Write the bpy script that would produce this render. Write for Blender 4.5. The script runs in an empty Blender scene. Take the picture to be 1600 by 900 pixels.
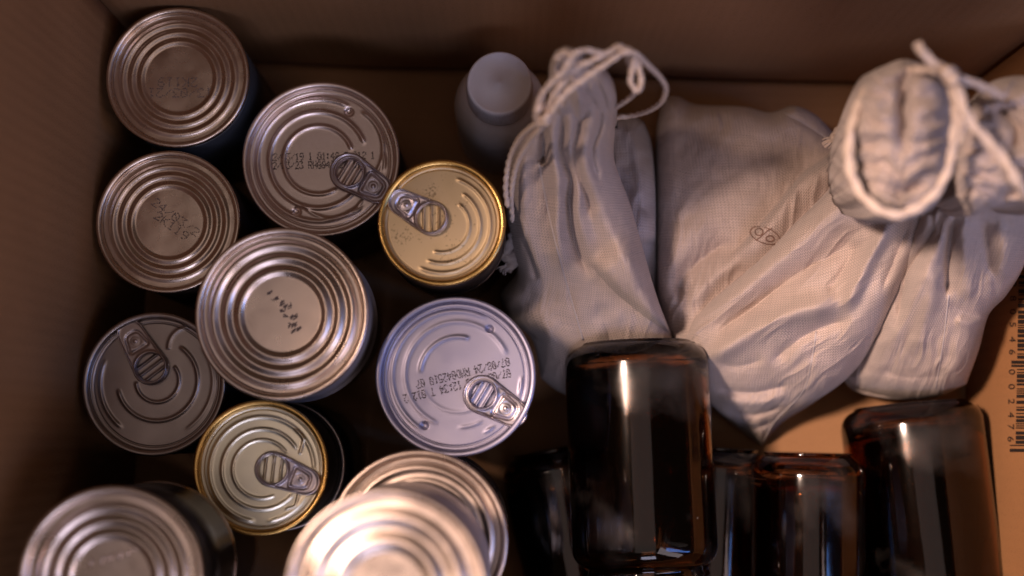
import bpy, math, random
import numpy as np
from mathutils import Vector, noise as mnoise
random.seed(4); rng = np.random.default_rng(4)
S = bpy.context.scene
C = S.collection
PI = math.pi
# ------------------------------------------------------------------ camera
FPX = 2222.0; CAMZ = 0.82; TILT = math.atan(230/2222.0)
cd = bpy.data.cameras.new('camera'); cam = bpy.data.objects.new('camera', cd); C.objects.link(cam)
cam.location = (0, 0, CAMZ); cam.rotation_euler = (TILT, 0, 0)
cd.sensor_width = 36; cd.lens = 50; cd.clip_start = .01; cd.clip_end = 50
cd.dof.use_dof = True; cd.dof.focus_distance = .698; cd.dof.aperture_fstop = 3.4
S.camera = cam
# ------------------------------------------------------------------ world and lamps
w = bpy.data.worlds.new('World'); S.world = w; w.use_nodes = True
bg = w.node_tree.nodes['Background']; bg.inputs[0].default_value = (.9, .52, .31, 1); bg.inputs[1].default_value = .036
def area(name, loc, target, size, power, col, sy=None, spread=180):
    l = bpy.data.lights.new(name, 'AREA'); l.energy = power; l.color = col; l.size = size
    if sy: l.shape = 'RECTANGLE'; l.size_y = sy
    l.spread = math.radians(spread)
    o = bpy.data.objects.new(name, l); C.objects.link(o); o.location = loc
    o.rotation_euler = (Vector(target)-Vector(loc)).to_track_quat('-Z', 'Y').to_euler()
    return o
area('window_and_fill_light', (1.0, -.60, 1.38), (.0, .05, .1), .40, 4.2, (.98, .80, .84), 1.3)
area('window_and_fill_light', (1.28, -.35, 1.15), (.15, -.1, .1), .13, 3.4, (.16, .36, 1), 1.2)
area('window_and_fill_light', (.15, -1.2, 1.75), (.0, .1, .1), .7, 6.0, (.78, .74, .98), .5)  # added cool front fill to brighten bottle and bags, no window here
area('ceiling_window', (-.06, -.02, 2.3), (-.06, -.02, 0), 1.25, 1.95, (1, .78, .72), 1.1)
def spot(name, loc, target, power, col, deg, blend, rad):
    l = bpy.data.lights.new(name, 'SPOT'); l.energy = power; l.color = col; l.spot_size = math.radians(deg); l.spot_blend = blend; l.shadow_soft_size = rad
    o = bpy.data.objects.new(name, l); C.objects.link(o); o.location = loc
    o.rotation_euler = (Vector(target)-Vector(loc)).to_track_quat('-Z', 'Y').to_euler()
spot('warm_lamp', (-.47, .16, 1.23), (.262, -.085, .06), 112, (1, .69, .54), 24.5, 1, .06)
S.view_settings.view_transform = 'Standard'; S.view_settings.look = 'None'
S.view_settings.exposure = 0.0; S.view_settings.gamma = 1
S.render.resolution_x = 1024; S.render.resolution_y = 576
try:
    S.render.engine = 'CYCLES'
    S.cycles.max_bounces = 12; S.cycles.transmission_bounces = 10; S.cycles.glossy_bounces = 6; S.cycles.diffuse_bounces = 4
    S.cycles.caustics_refractive = False; S.cycles.caustics_reflective = False
except Exception: pass
# ------------------------------------------------------------------ helpers
ct, st = math.cos(TILT), math.sin(TILT)
def depth_of(px, py, z):                          # distance along the optical axis to the point seen at px,py at height z
    dy, dz = (450-py)/FPX, -1.0
    wz = dy*st + dz*ct
    return (z-CAMZ)/wz
def at(px, py, z):                                # works on arrays too
    a = (px-800)/FPX; b = (450-py)/FPX
    wy = b*ct + st; wz = b*st - ct
    t = (z-CAMZ)/wz
    return np.stack([a*t, wy*t, z+0*t], -1) if isinstance(t, np.ndarray) else Vector((a*t, wy*t, z))
def tag(o, label=None, cat=None, group=None, kind=None):
    if label: o['label'] = label
    if cat: o['category'] = cat
    if group: o['group'] = group
    if kind: o['kind'] = kind
    return o
def empty(name, loc, label, cat, group=None, rz=0):
    o = bpy.data.objects.new(name, None); o.empty_display_size = .02
    C.objects.link(o); o.location = loc; o.rotation_euler = (0, 0, rz)
    return tag(o, label, cat, group)
def mesh(name, V, F, mat, parent=None, smooth=True, uv=None, world=False):
    me = bpy.data.meshes.new(name)
    V = np.asarray(V, float).reshape(-1, 3)
    if world and parent is not None:
        V = V - np.array(parent.location)
    me.from_pydata(V.tolist(), [], F if isinstance(F, list) else F.tolist())
    if uv is not None:
        ul = me.uv_layers.new(name='UVMap')
        li = np.empty(len(me.loops), np.int32); me.loops.foreach_get('vertex_index', li)
        ul.data.foreach_set('uv', np.asarray(uv, np.float32)[li].ravel())
    if smooth: me.polygons.foreach_set('use_smooth', [True]*len(me.polygons))
    me.materials.append(mat); me.update()
    o = bpy.data.objects.new(name, me); C.objects.link(o)
    if parent is not None: o.parent = parent
    return o
def grid_faces(nr, nc, wrap=False, off=0):
    F = []
    for i in range(nr-1):
        for j in range(nc if wrap else nc-1):
            k = (j+1) % nc
            F.append((off+i*nc+j, off+(i+1)*nc+j, off+(i+1)*nc+k, off+i*nc+k))
    return F
def lathe(name, prof, mat, parent, seg=96, off=(0, 0, 0), fn=None):
    a = np.linspace(0, 2*PI, seg, endpoint=False)
    P = np.array(prof, float)
    V = np.zeros((len(P), seg, 3))
    V[..., 0] = P[:, :1]*np.cos(a); V[..., 1] = P[:, :1]*np.sin(a); V[..., 2] = P[:, 1:2]
    if fn: V = fn(V, a)
    V += np.array(off)
    F = [tuple(reversed(f)) for f in grid_faces(len(P), seg, True)]
    return mesh(name, V, F, mat, parent)
def smooth_line(P, n=24, closed=False):
    P = np.array(P, float)
    if len(P) == 2 and not closed: return P[0]+(P[1]-P[0])*np.linspace(0, 1, n)[:, None]
    if closed: Q = np.vstack([P[-1], P, P[0], P[1]])
    else: Q = np.vstack([2*P[0]-P[1], P, 2*P[-1]-P[-2]])
    m = len(Q)-3; out = []
    for i in range(m):
        p0, p1, p2, p3 = Q[i:i+4]
        for t in np.linspace(0, 1, 12, endpoint=False):
            out.append(.5*((2*p1)+(-p0+p2)*t+(2*p0-5*p1+4*p2-p3)*t*t+(-p0+3*p1-3*p2+p3)*t**3))
    out.append(Q[-2]); out = np.array(out)
    L = np.r_[0, np.cumsum(np.linalg.norm(np.diff(out, axis=0), axis=1))]
    s = np.linspace(0, L[-1], n)
    return np.stack([np.interp(s, L, out[:, k]) for k in range(P.shape[1])], -1)
def line_dist(X, Y, P):
    """distance, signed side, parameter 0..1 to a polyline"""
    best = np.full(X.shape, 1e9); side = np.zeros(X.shape); par = np.zeros(X.shape)
    L = np.r_[0, np.cumsum(np.linalg.norm(np.diff(P[:, :2], axis=0), axis=1))]
    for i in range(len(P)-1):
        ax, ay = P[i, :2]; bx, by = P[i+1, :2]; dx, dy = bx-ax, by-ay; l2 = dx*dx+dy*dy+1e-12
        t = np.clip(((X-ax)*dx+(Y-ay)*dy)/l2, 0, 1)
        ex, ey = X-ax-t*dx, Y-ay-t*dy; d = np.hypot(ex, ey)
        m = d < best
        best = np.where(m, d, best); side = np.where(m, np.sign(dx*(Y-ay)-dy*(X-ax)), side)
        par = np.where(m, (L[i]+t*(L[i+1]-L[i]))/L[-1], par)
    return best, side, par
def vnoise(x, y, seed=0):
    xi = np.floor(x).astype(int); yi = np.floor(y).astype(int); fx = x-xi; fy = y-yi
    fx = fx*fx*(3-2*fx); fy = fy*fy*(3-2*fy)
    def h(a, b):
        v = np.sin(a*127.1+b*311.7+seed*74.7)*43758.5453
        return (v-np.floor(v))*2-1
    return (h(xi, yi)*(1-fx)+h(xi+1, yi)*fx)*(1-fy)+(h(xi, yi+1)*(1-fx)+h(xi+1, yi+1)*fx)*fy
def tube(name, P, r, mat, parent, seg=12, twist=0, n=None, closed=False, flat=1.0, world=True, strands=3, depthr=.24):
    """rope or wire through world points P; twist = turns per metre"""
    P = np.array(P, float)
    L = np.linalg.norm(np.diff(P, axis=0), axis=1).sum()
    n = n or max(24, int(L/ (r*.55)))
    Q = smooth_line(P, n, closed)
    T = np.gradient(Q, axis=0); T /= np.linalg.norm(T, axis=1)[:, None]+1e-12
    N = np.zeros_like(Q); ref = np.array([0, 0, 1.0])
    if abs(T[0, 2]) > .9: ref = np.array([1.0, 0, 0])
    v = ref-T[0]*(ref@T[0]); v /= np.linalg.norm(v)
    for i in range(n):
        v = v-T[i]*(v@T[i]); v /= np.linalg.norm(v)+1e-12; N[i] = v
    B = np.cross(T, N)
    s = np.linspace(0, L, n)
    a = np.linspace(0, 2*PI, seg, endpoint=False)
    A = a[None, :]; R = r*(1+(depthr*np.cos(strands*A-(s*twist*2*PI)[:, None]) if twist else 0*A))+0*s[:, None]
    V = Q[:, None]+N[:, None]*(R*np.cos(A))[..., None]*flat+B[:, None]*(R*np.sin(A))[..., None]
    V = V.reshape(-1, 3); F = grid_faces(n, seg, True)
    m = len(V); V = np.vstack([V, Q[0], Q[-1]])
    for j in range(seg):
        F.append((m, j, (j+1) % seg)); F.append((m+1, (n-1)*seg+(j+1) % seg, (n-1)*seg+j))
    return mesh(name, V, F, mat, parent, world=world)
# ------------------------------------------------------------------ materials
def new_mat(name):
    m = bpy.data.materials.new(name); m.use_nodes = True
    nt = m.node_tree; b = nt.nodes['Principled BSDF']
    return m, nt, b, nt.nodes.new, nt.links.new
def metal(name, col, rough=.27, bump=.02, tint2=None, spots=0.0, stretch=(1, 14, 1)):
    m, nt, b, N, L = new_mat(name)
    b.inputs['Metallic'].default_value = 1
    tc = N('ShaderNodeTexCoord'); mp = N('ShaderNodeMapping'); mp.inputs['Scale'].default_value = stretch
    L(tc.outputs['Object'], mp.inputs[0])
    n1 = N('ShaderNodeTexNoise'); n1.inputs['Scale'].default_value = 260; n1.inputs['Detail'].default_value = 5; L(mp.outputs[0], n1.inputs[0])
    n2 = N('ShaderNodeTexNoise'); n2.inputs['Scale'].default_value = 55; n2.inputs['Detail'].default_value = 6; L(tc.outputs['Object'], n2.inputs[0])
    cr = N('ShaderNodeMix'); cr.data_type = 'RGBA'
    L(n2.outputs[0], cr.inputs[0]); cr.inputs[6].default_value = (*[c*.86 for c in col], 1); cr.inputs[7].default_value = (*(tint2 or [min(1, c*1.08) for c in col]), 1)
    out = cr.outputs[2]
    if spots:
        v = N('ShaderNodeTexNoise'); v.inputs['Scale'].default_value = 900; v.inputs['Detail'].default_value = 3; L(tc.outputs['Object'], v.inputs[0])
        n3 = N('ShaderNodeTexNoise'); n3.inputs['Scale'].default_value = 75; n3.inputs['Detail'].default_value = 2; L(tc.outputs['Object'], n3.inputs[0])
        mu = N('ShaderNodeMath'); mu.operation = 'MULTIPLY'; L(v.outputs[0], mu.inputs[0]); L(n3.outputs[0], mu.inputs[1])
        rr = N('ShaderNodeMapRange'); rr.inputs[1].default_value = .36; rr.inputs[2].default_value = .42; rr.inputs[4].default_value = spots; L(mu.outputs[0], rr.inputs[0])
        mx = N('ShaderNodeMix'); mx.data_type = 'RGBA'; L(rr.outputs[0], mx.inputs[0]); L(out, mx.inputs[6]); mx.inputs[7].default_value = (.16, .10, .05, 1); out = mx.outputs[2]
    L(out, b.inputs['Base Color'])
    mr = N('ShaderNodeMapRange'); mr.inputs[3].default_value = rough*.8; mr.inputs[4].default_value = rough*1.3
    mr.inputs[1].default_value = .3; mr.inputs[2].default_value = .7; L(n2.outputs[0], mr.inputs[0]); L(mr.outputs[0], b.inputs['Roughness'])
    bp = N('ShaderNodeBump'); bp.inputs['Strength'].default_value = bump; bp.inputs['Distance'].default_value = .001; L(n1.outputs[0], bp.inputs['Height']); L(bp.outputs[0], b.inputs['Normal'])
    return m
def plain(name, col, rough=.5, bump=.05, scale=400, var=.12, dist=.0005):
    m, nt, b, N, L = new_mat(name)
    tc = N('ShaderNodeTexCoord'); n = N('ShaderNodeTexNoise'); n.inputs['Scale'].default_value = scale; n.inputs['Detail'].default_value = 5; L(tc.outputs['Object'], n.inputs[0])
    cr = N('ShaderNodeMix'); cr.data_type = 'RGBA'; L(n.outputs[0], cr.inputs[0])
    cr.inputs[6].default_value = (*[c*(1-var) for c in col], 1); cr.inputs[7].default_value = (*[min(1, c*(1+var)) for c in col], 1); L(cr.outputs[2], b.inputs['Base Color'])
    b.inputs['Roughness'].default_value = rough
    bp = N('ShaderNodeBump'); bp.inputs['Strength'].default_value = bump; bp.inputs['Distance'].default_value = dist; L(n.outputs[0], bp.inputs['Height']); L(bp.outputs[0], b.inputs['Normal'])
    return m
def cardboard(name, flute, col=(.39, .205, .095)):
    m, nt, b, N, L = new_mat(name)
    tc = N('ShaderNodeTexCoord')
    mp = N('ShaderNodeMapping'); mp.inputs['Scale'].default_value = (1, 1, 1); L(tc.outputs['Object'], mp.inputs[0])
    fib = N('ShaderNodeTexNoise'); fib.inputs['Scale'].default_value = 900; fib.inputs['Detail'].default_value = 4; L(mp.outputs[0], fib.inputs[0])
    big = N('ShaderNodeTexNoise'); big.inputs['Scale'].default_value = 14; big.inputs['Detail'].default_value = 6; L(tc.outputs['Object'], big.inputs[0])
    wv = N('ShaderNodeTexWave'); wv.bands_direction = flute; wv.inputs['Scale'].default_value = 52; wv.inputs['Distortion'].default_value = .5; wv.inputs['Detail'].default_value = 2; wv.inputs['Detail Scale'].default_value = 3; L(tc.outputs['Object'], wv.inputs[0])
    mx = N('ShaderNodeMix'); mx.data_type = 'RGBA'; L(big.outputs[0], mx.inputs[0]); mx.inputs[6].default_value = (*[c*.78 for c in col], 1); mx.inputs[7].default_value = (*[c*1.18 for c in col], 1)
    rr = N('ShaderNodeMapRange'); rr.inputs[1].default_value = .56; rr.inputs[2].default_value = .72; rr.inputs[4].default_value = .4; L(fib.outputs[0], rr.inputs[0])
    m2 = N('ShaderNodeMix'); m2.data_type = 'RGBA'; L(rr.outputs[0], m2.inputs[0]); L(mx.outputs[2], m2.inputs[6]); m2.inputs[7].default_value = (*[c*.45 for c in col], 1)
    L(m2.outputs[2], b.inputs['Base Color']); b.inputs['Roughness'].default_value = .82
    ad = N('ShaderNodeMath'); ad.operation = 'MULTIPLY_ADD'; L(wv.outputs['Fac'], ad.inputs[0]); ad.inputs[1].default_value = .38; L(fib.outputs[0], ad.inputs[2])
    bp = N('ShaderNodeBump'); bp.inputs['Strength'].default_value = .35; bp.inputs['Distance'].default_value = .0006; L(ad.outputs[0], bp.inputs['Height']); L(bp.outputs[0], b.inputs['Normal'])
    return m
def cloth(name, col, scale=.0017, bump=1.0):
    """plain weave from UVs in metres"""
    m, nt, b, N, L = new_mat(name)
    uv = N('ShaderNodeUVMap'); uv.uv_map = 'UVMap'
    nz = N('ShaderNodeTexNoise'); nz.inputs['Scale'].default_value = 60; L(uv.outputs[0], nz.inputs[0])
    sp = N('ShaderNodeSeparateXYZ')
    va = N('ShaderNodeVectorMath'); va.operation = 'MULTIPLY_ADD'; L(nz.outputs['Color'], va.inputs[0]); va.inputs[1].default_value = (.0035,)*3; L(uv.outputs[0], va.inputs[2]); L(va.outputs[0], sp.inputs[0])
    def math_(op, a, bb=None, c=None):
        n = N('ShaderNodeMath'); n.operation = op
        for i, v in enumerate((a, bb, c)):
            if v is None: continue
            if isinstance(v, (int, float)): n.inputs[i].default_value = v
            else: L(v, n.inputs[i])
        return n.outputs[0]
    k = 2*PI/scale
    su = math_('SINE', math_('MULTIPLY', sp.outputs[0], k)); sv = math_('SINE', math_('MULTIPLY', sp.outputs[1], k))
    pr = math_('MULTIPLY', su, sv)                      # over / under checker of the weave
    cu = math_('ABSOLUTE', math_('COSINE', math_('MULTIPLY', sp.outputs[0], k/2))); cv = math_('ABSOLUTE', math_('COSINE', math_('MULTIPLY', sp.outputs[1], k/2)))
    hgt = math_('ADD', math_('MULTIPLY', pr, .5), math_('MULTIPLY', math_('ADD', cu, cv), .35))
    fz = N('ShaderNodeTexNoise'); fz.inputs['Scale'].default_value = 1500; fz.inputs['Detail'].default_value = 3; L(uv.outputs[0], fz.inputs[0])
    hg2 = math_('MULTIPLY_ADD', fz.outputs[0], .5, hgt)
    for sc_ in ((40, 900, 1), (900, 40, 1)):
        mpp = N('ShaderNodeMapping'); mpp.inputs['Scale'].default_value = sc_; L(uv.outputs[0], mpp.inputs[0])
        sl = N('ShaderNodeTexNoise'); sl.inputs['Scale'].default_value = 1; sl.inputs['Detail'].default_value = 2; L(mpp.outputs[0], sl.inputs[0])
        hg2 = math_('MULTIPLY_ADD', math_('SUBTRACT', sl.outputs[0], .5), .55, hg2)
    bn = N('ShaderNodeTexNoise'); bn.inputs['Scale'].default_value = 35; bn.inputs['Detail'].default_value = 5; L(uv.outputs[0], bn.inputs[0])
    mx = N('ShaderNodeMix'); mx.data_type = 'RGBA'; L(bn.outputs[0], mx.inputs[0]); mx.inputs[6].default_value = (*[c*.88 for c in col], 1); mx.inputs[7].default_value = (*[min(1, c*1.1) for c in col], 1)
    rr = N('ShaderNodeMapRange'); rr.inputs[1].default_value = -.1; rr.inputs[2].default_value = .95; rr.inputs[3].default_value = .97; rr.inputs[4].default_value = 0; L(hg2, rr.inputs[0])
    m2 = N('ShaderNodeMix'); m2.data_type = 'RGBA'; L(rr.outputs[0], m2.inputs[0]); L(mx.outputs[2], m2.inputs[6]); m2.inputs[7].default_value = (*[c*.35 for c in col], 1)
    L(m2.outputs[2], b.inputs['Base Color']); b.inputs['Roughness'].default_value = .9
    b.inputs['Sheen Weight'].default_value = .25; b.inputs['Sheen Roughness'].default_value = .5
    bp = N('ShaderNodeBump'); bp.inputs['Strength'].default_value = bump; bp.inputs['Distance'].default_value = .00035; L(hg2, bp.inputs['Height']); L(bp.outputs[0], b.inputs['Normal'])
    return m
def glass(name, col):
    m, nt, b, N, L = new_mat(name)
    b.inputs['Base Color'].default_value = (*col, 1); b.inputs['Transmission Weight'].default_value = 1; b.inputs['IOR'].default_value = 1.5
    tc = N('ShaderNodeTexCoord')
    n = N('ShaderNodeTexNoise'); n.inputs['Scale'].default_value = 22; n.inputs['Detail'].default_value = 6; L(tc.outputs['Object'], n.inputs[0])
    mr = N('ShaderNodeMapRange'); mr.inputs[1].default_value = .5; mr.inputs[2].default_value = .8; mr.inputs[3].default_value = .07; mr.inputs[4].default_value = .34; L(n.outputs[0], mr.inputs[0]); L(mr.outputs[0], b.inputs['Roughness'])
    n2 = N('ShaderNodeTexNoise'); n2.inputs['Scale'].default_value = 30; L(tc.outputs['Object'], n2.inputs[0])
    bp = N('ShaderNodeBump'); bp.inputs['Strength'].default_value = .12; bp.inputs['Distance'].default_value = .002; L(n2.outputs[0], bp.inputs['Height']); L(bp.outputs[0], b.inputs['Normal'])
    v = N('ShaderNodeTexVoronoi'); v.inputs['Scale'].default_value = 150; L(tc.outputs['Object'], v.inputs[0])
    sz = N('ShaderNodeTexNoise'); sz.inputs['Scale'].default_value = 70; L(tc.outputs['Object'], sz.inputs[0])
    th = N('ShaderNodeMapRange'); th.inputs[1].default_value = .56; th.inputs[2].default_value = .75; th.inputs[4].default_value = .085; L(sz.outputs[0], th.inputs[0])
    lt = N('ShaderNodeMath'); lt.operation = 'LESS_THAN'; L(v.outputs['Distance'], lt.inputs[0]); L(th.outputs[0], lt.inputs[1])
    df = N('ShaderNodeBsdfDiffuse'); df.inputs[0].default_value = (.5, .46, .44, 1)
    ms = N('ShaderNodeMixShader'); ml = N('ShaderNodeMath'); ml.operation = 'MULTIPLY'; L(lt.outputs[0], ml.inputs[0]); ml.inputs[1].default_value = .55
    hz = N('ShaderNodeMapRange'); hz.inputs[1].default_value = .52; hz.inputs[2].default_value = .78; hz.inputs[4].default_value = .07; L(n.outputs[0], hz.inputs[0])
    mxx = N('ShaderNodeMath'); mxx.operation = 'MAXIMUM'; L(ml.outputs[0], mxx.inputs[0]); L(hz.outputs[0], mxx.inputs[1])
    L(mxx.outputs[0], ms.inputs[0]); L(b.outputs[0], ms.inputs[1]); L(df.outputs[0], ms.inputs[2])
    L(ms.outputs[0], nt.nodes['Material Output'].inputs['Surface'])
    return m
TIN = metal('tinplate', (.72, .59, .49), .26, .03)
TINP = metal('tinplate_rosy', (.78, .65, .57), .30, .03)
SILV = metal('brushed_tin', (.78, .66, .61), .30, .05, stretch=(1, 16, 1))
LILA = metal('dull_tin', (.39, .39, .53), .46, .03)
DARK = metal('grey_aluminium', (.42, .37, .35), .36, .03)
GOLD = metal('gold_lacquer', (.72, .56, .34), .42, .04, tint2=(.78, .62, .40), spots=.6)
GOLD2 = metal('pale_gold_lacquer', (.95, .90, .70), .32, .02, tint2=(.97, .93, .76))
GRIM = metal('gold_rim', (.78, .50, .17), .25, .03)
TABM = metal('pull_tab_aluminium', (.62, .57, .63), .33, .05)
TABD = metal('dull_tab_aluminium', (.58, .50, .47), .42, .05)
WHITEM = plain('white_can_coating', (.62, .55, .56), .35)
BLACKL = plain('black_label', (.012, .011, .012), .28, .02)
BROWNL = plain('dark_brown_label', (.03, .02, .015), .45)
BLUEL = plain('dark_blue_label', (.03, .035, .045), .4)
INK = plain('stamp_ink', (.06, .045, .05), .7)
INKF = plain('faint_stamp_ink', (.17, .12, .10), .6)
CARD_B = cardboard('cardboard_back', 'X'); CARD_S = cardboard('cardboard_side', 'Y', (.43, .21, .085)); CARD_F = cardboard('cardboard_floor', 'Y')  # side copy is more orange: warm light painted into the same board's colour
FAB = cloth('natural_cotton', (.70, .58, .53)); FABD = cloth('grey_cotton', (.55, .51, .55))
CORD = plain('cotton_cord', (.70, .58, .50), .9, .6, 1500, .2)
CORDG = plain('grey_cord', (.55, .50, .50), .9, .6, 1500, .2)
PLAST = plain('white_plastic', (.90, .88, .96), .38, .03, 300, .04)
AMBER = glass('amber_glass', (.24, .085, .028))
PRINT = plain('box_print', (.02, .012, .01), .8)
PRINTB = plain('bag_print', (.24, .15, .12), .95)
# ------------------------------------------------------------------ cardboard box
BA = -math.radians(1.75)
bc = at(800, 500, 0.0)
box = empty('cardboard_box', (0, 0, 0), 'open brown corrugated cardboard box holding the cans, cloth bags and jars', 'cardboard box')
ca, sa = math.cos(BA), math.sin(BA)
ex, ey = np.array([ca, sa, 0]), np.array([-sa, ca, 0])
Pbl = np.array(at(247, 106, 0.0)); Pr = np.array(at(1519, 620, 0.0))
u0, v1 = Pbl@ex, Pbl@ey+.003; u1 = Pr@ex
v0 = np.array(at(800, 985, 0.0))@ey
HW = .28; HR = .15
def panel(name, a, b, c, d, th, mat, parent, bulge=0, label=None, n=30, flip=False, rough=1.0):
    """quad panel a,b,c,d (a->b along, a->d up) with thickness th on its back side and a slight bow"""
    if flip: a, b, c, d = b, a, d, c
    a, b, c, d = map(np.array, (a, b, c, d)); nn = np.cross(b-a, d-a); nn = nn/np.linalg.norm(nn)
    s, t = np.meshgrid(np.linspace(0, 1, n), np.linspace(0, 1, n)); s = s[..., None]; t = t[..., None]
    P = (a*(1-s)+b*s)*(1-t)+(d*(1-s)+c*s)*t + nn*(bulge*(np.sin(PI*s)*np.sin(PI*t)) + rough*(.0010*vnoise(s*7, t*5, 3)+.0016*vnoise(s*2.6, t*2, 8)*np.sin(PI*s)*np.sin(PI*t)))
    Q = P-nn*th; V = np.vstack([P.reshape(-1, 3), Q.reshape(-1, 3)]); m = n*n
    F = [tuple(reversed(f)) for f in grid_faces(n, n)] + grid_faces(n, n, off=m)
    rim = [j for j in range(n)]+[i*n+n-1 for i in range(1, n)]+[(n-1)*n+j for j in range(n-2, -1, -1)]+[i*n for i in range(n-2, 0, -1)]
    for i in range(len(rim)):
        p, q = rim[i], rim[(i+1) % len(rim)]; F.append((p, p+m, q+m, q))
    return tag(mesh(name, V, F, mat, parent), label)
W = lambda u, v, z: ex*u+ey*v+np.array([0, 0, z])
panel('floor_panel', W(u0-.004, v0-.004, 0), W(u1+.004, v0-.004, 0), W(u1+.004, v1+.004, 0), W(u0-.004, v1+.004, 0), .004, CARD_F, box)
panel('floor_flap', W(u0+.002, v1-.0965, .004), W(u1-.002, v1-.0965, .004), W(u1-.002, v1-.002, .0045), W(u0+.002, v1-.002, .0045), .0034, CARD_F, box)
panel('side_wall', W(u1+.0039, v1, -.002), W(u0-.0039, v1, -.002), W(u0-.0039, v1, HW), W(u1+.0039, v1, HW), .004, CARD_B, box, 0, 'back wall of the box with faint upright flute lines', flip=True)
panel('side_wall', W(u0, v1, -.002), W(u0, v0, -.002), W(u0, v0, HW), W(u0, v1, HW), .004, CARD_S, box, .002, flip=True)
panel('side_wall', W(u0, v0, -.002), W(u1, v0, -.002), W(u1, v0, HW*.62), W(u0, v0, HW*.45), .004, CARD_B, box, 0, flip=True)
panel('side_wall', W(u1, v0, -.002), W(u1, v1, -.002), W(u1, v1, HR), W(u1, v0, HR), .004, CARD_S, box, 0, flip=True, rough=0.0)
# inner flap lying on the right wall; it ends in a slanting edge near the front
def wall_pt(px, py, off=0.0):
    o = np.array([0, 0, CAMZ]); d = np.array(at(float(px), float(py), 0.0))-o
    t = ((u1-off)-o@ex)/(d@ex); return o+d*t
f1, f2 = wall_pt(1538, 872, .0045), wall_pt(1625, 903, .0045)
fz = f2[2]+.05
panel('inner_flap', W(u1-.0045, f1@ey-.006, .004), W(u1-.0045, v1-.003, .004), W(u1-.0045, v1-.003, HR-.004), W(u1-.0045, f2@ey-.02, HR-.004), .0038, CARD_S, box, 0, 'inner flap on the right wall printed with a barcode', flip=True, rough=0.0)
# barcode print
def wall_quad(pts, off=.0050): return [wall_pt(x, y, off) for x, y in pts]
Vb, Fb = [], []
def bar(y0, y1, x0, x1):
    k = len(Vb); Vb.extend(wall_quad([(x0, y0), (x1, y0), (x1, y1), (x0, y1)])); Fb.append((k, k+1, k+2, k+3))
yy = 430.0; random.seed(11)
while yy < 705:
    t = random.choice([1.6, 1.6, 3.2, 4.8, 6.2]); xs = 1591.5-(yy-430)*.018
    guard = yy > 692 or yy < 438 or 560 < yy < 572
    bar(yy, yy+t, xs-(9 if guard else 0), 1640, ); yy += t+random.choice([1.7, 1.7, 3.2, 4.6])
mesh('barcode', Vb, Fb, PRINT, box, smooth=False)
FONT = {}
def glyph(ch):
    if ch in FONT: return FONT[ch]
    c = bpy.data.curves.new('g', 'FONT'); c.body = ch; c.resolution_u = 3
    o = bpy.data.objects.new('g', c); C.objects.link(o)
    dg = bpy.context.evaluated_depsgraph_get(); me = bpy.data.meshes.new_from_object(o.evaluated_get(dg))
    V = np.array([v.co[:] for v in me.vertices]); F = [tuple(p.vertices) for p in me.polygons]
    bpy.data.objects.remove(o); bpy.data.curves.remove(c)
    V[:, 0] -= (V[:, 0].min()+V[:, 0].max())/2; V[:, :2] /= V[:, 1].max()
    FONT[ch] = (V, F); return FONT[ch]
for ch, y in zip('880546002476', (444, 466, 487, 507, 530, 550, 581, 604, 627, 648, 667, 686)):
    gv, gf = glyph(ch)
    x = 1590.5-(y-430)*.019-1.5
    pts = [(x-10+gy*9.5, y+gx*13) for gx, gy, _ in gv]      # glyph top faces right, text runs down
    mesh('printed_digit', wall_quad(pts), gf, PRINT, box, smooth=False)
# ------------------------------------------------------------------ cans
DOT = {'0': '0E11191513110E', '1': '040C040404040E', '2': '0E11010204081F', '3': '1F02040201110E', '4': '02060A121F0202', '5': '1F101E0101110E',
       '6': '0608101E11110E', '7': '1F010204080808', '8': '0E11110E11110E', '9': '0E11110F01020C', '/': '00010204081000', ':': '000C0C000C0C00',
       '.': '00000000000C0C', 'R': '1E11111E141211', 'H': '1111111F111111', 'G': '0E11101713110F', 'M': '111B1515111111', 'D': '1C12111111121C',
       'T': '1F040404040404', 'K': '11121418141211', 'Q': '0E11111115120D', ' ': '00000000000000', 'P': '1E11111E101010', 'Z': '1F01020408101F'}
def stamp(parent, R, lines, mat, z, name='date_stamp', jitter=.0, dot=1.0):
    """lines: (text, x, y, angle, pitch, height) in can units of R, dots as tiny raised ink discs"""
    V, F = [], []
    for text, x, y, ang, pitch, h in lines:
        cx, sx = math.cos(ang), math.sin(ang)
        for i, ch in enumerate(text):
            rows = DOT.get(ch, DOT[' '])
            for r in range(7):
                bits = int(rows[2*r:2*r+2], 16)
                for c in range(5):
                    if bits >> (4-c) & 1:
                        lx = i*pitch+(c/5)*pitch*.86+rng.normal()*jitter; ly = h*(1-r/6)+rng.normal()*jitter
                        px = (x+lx*cx-ly*sx)*R; py = (y+lx*sx+ly*cx)*R; d = dot*pitch*.125*R*(.8+.4*rng.random())
                        k = len(V)
                        for q in range(6):
                            V.append((px+d*math.cos(q*PI/3), py+d*math.sin(q*PI/3), z))
                        F.append(tuple(range(k, k+6)))
    return mesh(name, V, F, mat, parent, smooth=False)
def lid_mesh(parent, R, h, hf, mat, zoff, nr=110, na=288, rmax=.905, name='lid'):
    r = np.linspace(0, 1, nr)**.92*rmax; a = np.linspace(0, 2*PI, na, endpoint=False)
    X = r[:, None]*np.cos(a); Y = r[:, None]*np.sin(a)
    Z = hf(X, Y)
    V = np.stack([X*R, Y*R, Z*R+h+zoff], -1)
    F = [tuple(reversed(f)) for f in grid_faces(nr, na, True)]
    return mesh(name, V, F, mat, parent)
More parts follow.
